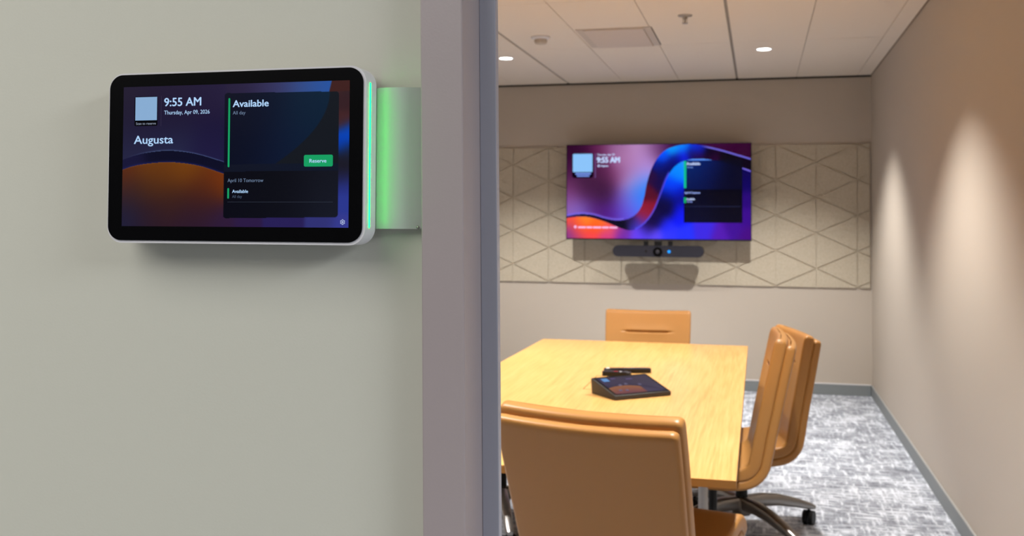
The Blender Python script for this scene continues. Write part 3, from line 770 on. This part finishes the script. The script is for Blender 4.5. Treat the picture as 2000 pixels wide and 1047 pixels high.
# ------------------------------------------------------------------ chairs
SEAT_PATH = [(0.262, 0.418), (0.250, 0.447), (0.215, 0.461), (0.10, 0.455), (-0.04, 0.444), (-0.135, 0.438), (-0.196, 0.448), (-0.232, 0.482), (-0.247, 0.53), (-0.262, 0.60), (-0.286, 0.70), (-0.310, 0.80), (-0.334, 0.90), (-0.345, 0.945)]
PATH = catmull(SEAT_PATH, 9)
def arclen(P):
    s = [0.0]
    for a, b in zip(P, P[1:]): s.append(s[-1]+(b-a).length)
    return s
def sweep_slab(offset, thick, end_trim, front_trim, wscale=1.0, crease=False, hollow=0.016):
    P = PATH; s = arclen(P); Ltot = s[-1]
    # finer resampling
    N = 150; pts = []
    import bisect
    lo, hi = front_trim, Ltot-end_trim
    st = [lo+(hi-lo)*i/N for i in range(N+1)]
    extra = [lo+0.002, lo+0.005, lo+0.009, hi-0.002, hi-0.005, hi-0.009]
    if crease: extra += [hi-0.128+0.003*k for k in range(-9, 10)]
    st = sorted(st+extra)
    bm = bmesh.new(); rings = []
    sec = []
    nX, nR = 26, 5
    for q in st:
        i = min(len(P)-2, max(0, bisect.bisect_right(s, q)-1)); t = (q-s[i])/max(1e-9, s[i+1]-s[i])
        c = P[i].lerp(P[i+1], t)
        i0, i1 = max(0, i-2), min(len(P)-1, i+3); tg = (P[i1]-P[i0]).normalized()
        nrm = Vector((tg.y, -tg.x)) * -1.0        # towards the sitter
        if nrm.y < -0.2: nrm = -nrm
        # sitter side: up on the seat, forward on the back
        nrm = Vector((tg.y, -tg.x))
        frac = q/Ltot
        hw = (0.227 + 0.012*sstep(0.50, 1.0, frac))*wscale
        th = thick
        d = min(q-lo, hi-q); rr = 0.015
        if d < rr: hw -= rr-math.sqrt(max(0, rr*rr-(rr-d)**2))
        rt_ = thick*0.55
        if d < rt_: th = thick*(0.30+0.70*math.sqrt(max(0, 1-((rt_-d)/rt_)**2)))
        ringp = []
        ht = th/2; rc = min(ht*0.92, 0.011)
        def pt(x, h):
            curve = hollow*((x/0.243)**2-0.35)*sstep(0.2, 0.5, frac)
            off = offset+h+curve
            if crease and h > 0:
                cq = hi-0.128
                k = math.exp(-((q-cq)/0.0048)**2)*(1-sstep(0.105, 0.142, abs(x)))
                pf = math.exp(-((q-cq)/0.03)**2)*(1-sstep(0.08, 0.16, abs(x)))
                off += -0.013*k+0.003*pf
            return (x, c.x+nrm.x*off, c.y+nrm.y*off)
        for k in range(nX+1):
            x = -(hw-rc)+2*(hw-rc)*k/nX; ringp.append(pt(x, ht))
        for k in range(1, nR):
            a = PI/2-PI/2*k/nR; ringp.append(pt(hw-rc+rc*math.cos(a), ht-rc+rc*math.sin(a)))
        ringp.append(pt(hw, ht-rc)); 
        for k in range(0, nR):
            a = -PI/2*k/nR; ringp.append(pt(hw-rc+rc*math.cos(a), -(ht-rc)+rc*math.sin(a)))
        for k in range(nX+1):
            x = (hw-rc)-2*(hw-rc)*k/nX; ringp.append(pt(x, -ht))
        for k in range(1, nR):
            a = -PI/2-PI/2*k/nR; ringp.append(pt(-(hw-rc)+rc*math.cos(a), -(ht-rc)+rc*math.sin(a)))
        ringp.append(pt(-hw, -(ht-rc)))
        for k in range(0, nR):
            a = PI-PI/2*k/nR; ringp.append(pt(-(hw-rc)+rc*math.cos(a), ht-rc+rc*math.sin(a)))
        rings.append([bm.verts.new(p) for p in ringp])
    n = len(rings[0])
    for a, b in zip(rings, rings[1:]):
        for i in range(n):
            j = (i+1) % n; bm.faces.new((a[i], a[j], b[j], b[i]))
    for e, rev in ((rings[0], True), (rings[-1], False)):
        # cap as quads strip between the front and rear rows
        c0 = bm.verts.new(sum((v.co for v in e), Vector())/n)
        for i in range(n):
            j = (i+1) % n; bm.faces.new((e[i], e[j], c0))
    return bm
def tube_path(bm, P, rads, seg=10, flat=1.0):
    rings = []
    for i, p in enumerate(P):
        a = P[max(0, i-1)]; b = P[min(len(P)-1, i+1)]; t = (Vector(b)-Vector(a)).normalized()
        sd = t.cross(Vector((0, 0, 1))).normalized(); u = sd.cross(t)
        rw, rh = rads[i]
        rings.append([bm.verts.new(Vector(p)+sd*rw*math.copysign(abs(math.cos(q))**0.6, math.cos(q))+u*rh*math.copysign(abs(math.sin(q))**0.6, math.sin(q))) for q in [2*PI*k/seg for k in range(seg)]])
    for a, b in zip(rings, rings[1:]):
        for i in range(seg): bm.faces.new((a[i], a[(i+1) % seg], b[(i+1) % seg], b[i]))
    bm.faces.new(rings[0][::-1]); bm.faces.new(rings[-1])
def make_chair():
    r = empty('conference_chair')
    autosmooth(obj('cushion', sweep_slab(0.017, 0.046, 0.0, 0.0, 1.0, True), M_leather, r), 60)
    autosmooth(obj('back_shell', sweep_slab(-0.021, 0.034, 0.014, 0.010, 0.992), M_leather, r), 60)
    base = empty_base = None
    bm = bmesh.new(); lathe(bm, [(0.0, 0.090), (0.040, 0.090), (0.044, 0.106), (0.042, 0.155), (0.032, 0.168), (0.0, 0.168)], seg=28)
    hub = autosmooth(obj('hub', bm, M_chrome, r), 40)
    bm = bmesh.new(); cyl(bm, (0, 0, 0.16), 0.026, 0.026, 0.11, 24); cyl(bm, (0, 0, 0.26), 0.016, 0.016, 0.13, 20)
    autosmooth(obj('gas_lift', bm, M_black, r), 40)
    bm = bmesh.new(); bbox(bm, -0.07, 0.07, -0.14, 0.10, 0.378, 0.408, 0.008)
    obj('seat_mechanism', bm, M_black, r)
    for k in range(4):
        a = PI/4+k*PI/2; ca, sa = math.cos(a), math.sin(a)
        bm = bmesh.new()
        P = [(ca*t, sa*t, z) for t, z in ((0.03, 0.140), (0.11, 0.142), (0.20, 0.132), (0.30, 0.108), (0.38, 0.084), (0.405, 0.076))]
        tube_path(bm, P, [(0.027, 0.030), (0.025, 0.029), (0.023, 0.026), (0.021, 0.021), (0.019, 0.015), (0.013, 0.010)], 16)
        lg = autosmooth(obj('base_leg', bm, M_chrome, r), 50)
        bm = bmesh.new(); cxx, cyy = ca*0.375, sa*0.375
        for s in (-1, 1):
            mt = Matrix.Translation((cxx, cyy, 0.0325)) @ Matrix.Rotation(a+0.6, 4, 'Z') @ Matrix.Translation((0, s*0.014, 0)) @ Matrix.Rotation(PI/2, 4, 'X')
            bmesh.ops.create_cone(bm, cap_ends=True, segments=20, radius1=0.0320, radius2=0.0320, depth=0.020, matrix=mt)
        cyl(bm, (cxx, cyy, 0.028), 0.007, 0.007, 0.052, 10)
        autosmooth(obj('caster', bm, M_rubber, lg), 40)
    return r
chair0 = make_chair()
def set_base(ch, ang):       # the star base swivels on its own
    for c in ch.children:
        if c.name.split('.')[0] in ('base_leg', 'hub'): c.rotation_euler.z = ang
CH = [  # x, y, facing (deg from +y, ccw), base turn, seat raise, extra recline, label
    (-0.318, 2.765, -13.0, 0.3, 0.032, 7.0, 'tan leather conference chair nearest the camera, seen from behind at the near table end'),
    (-0.232, 3.895, 91.0, 0.5, 0.018, -1.5, 'tan leather conference chair at the right side of the table, nearer of the two there'),
    (-0.125, 4.540, 104.0, -0.384, -0.052, -3.5, 'tan leather conference chair on the right side of the table, behind the nearer one'),
    (-0.590, 5.270, 183.0, 0.2, -0.010, 0.0, 'tan leather conference chair at the far table end under the television, facing the camera'),
    (-1.100, 4.47, -90.0, -0.436, 0.0, 0.0, 'tan leather chair left of the table, hidden by the jamb except its base'),
]
for k, (x, y, a, b, dz_, rec, lab) in enumerate(CH):
    c = chair0 if k == 0 else copy_tree(chair0)
    c.location = (x, y, 0); c.rotation_euler = (0, 0, math.radians(a))
    tag(c, lab, 'chair', 'tan leather chairs around the meeting table')
    set_base(c, b)
    for ch in c.children:
        if ch.name.split('.')[0] in ('cushion', 'back_shell', 'seat_mechanism'):
            ch.location.z = dz_
            if rec:
                mt = Matrix.Translation((0, 0, 0.42)) @ Matrix.Rotation(math.radians(rec), 4, 'X') @ Matrix.Translation((0, 0, -0.42))
                ch.location = mt.translation + Vector((0, 0, dz_)); ch.rotation_euler.x = math.radians(rec)
        else: ch.location = (0.04 if k == 2 else 0.0, -0.06, 0)
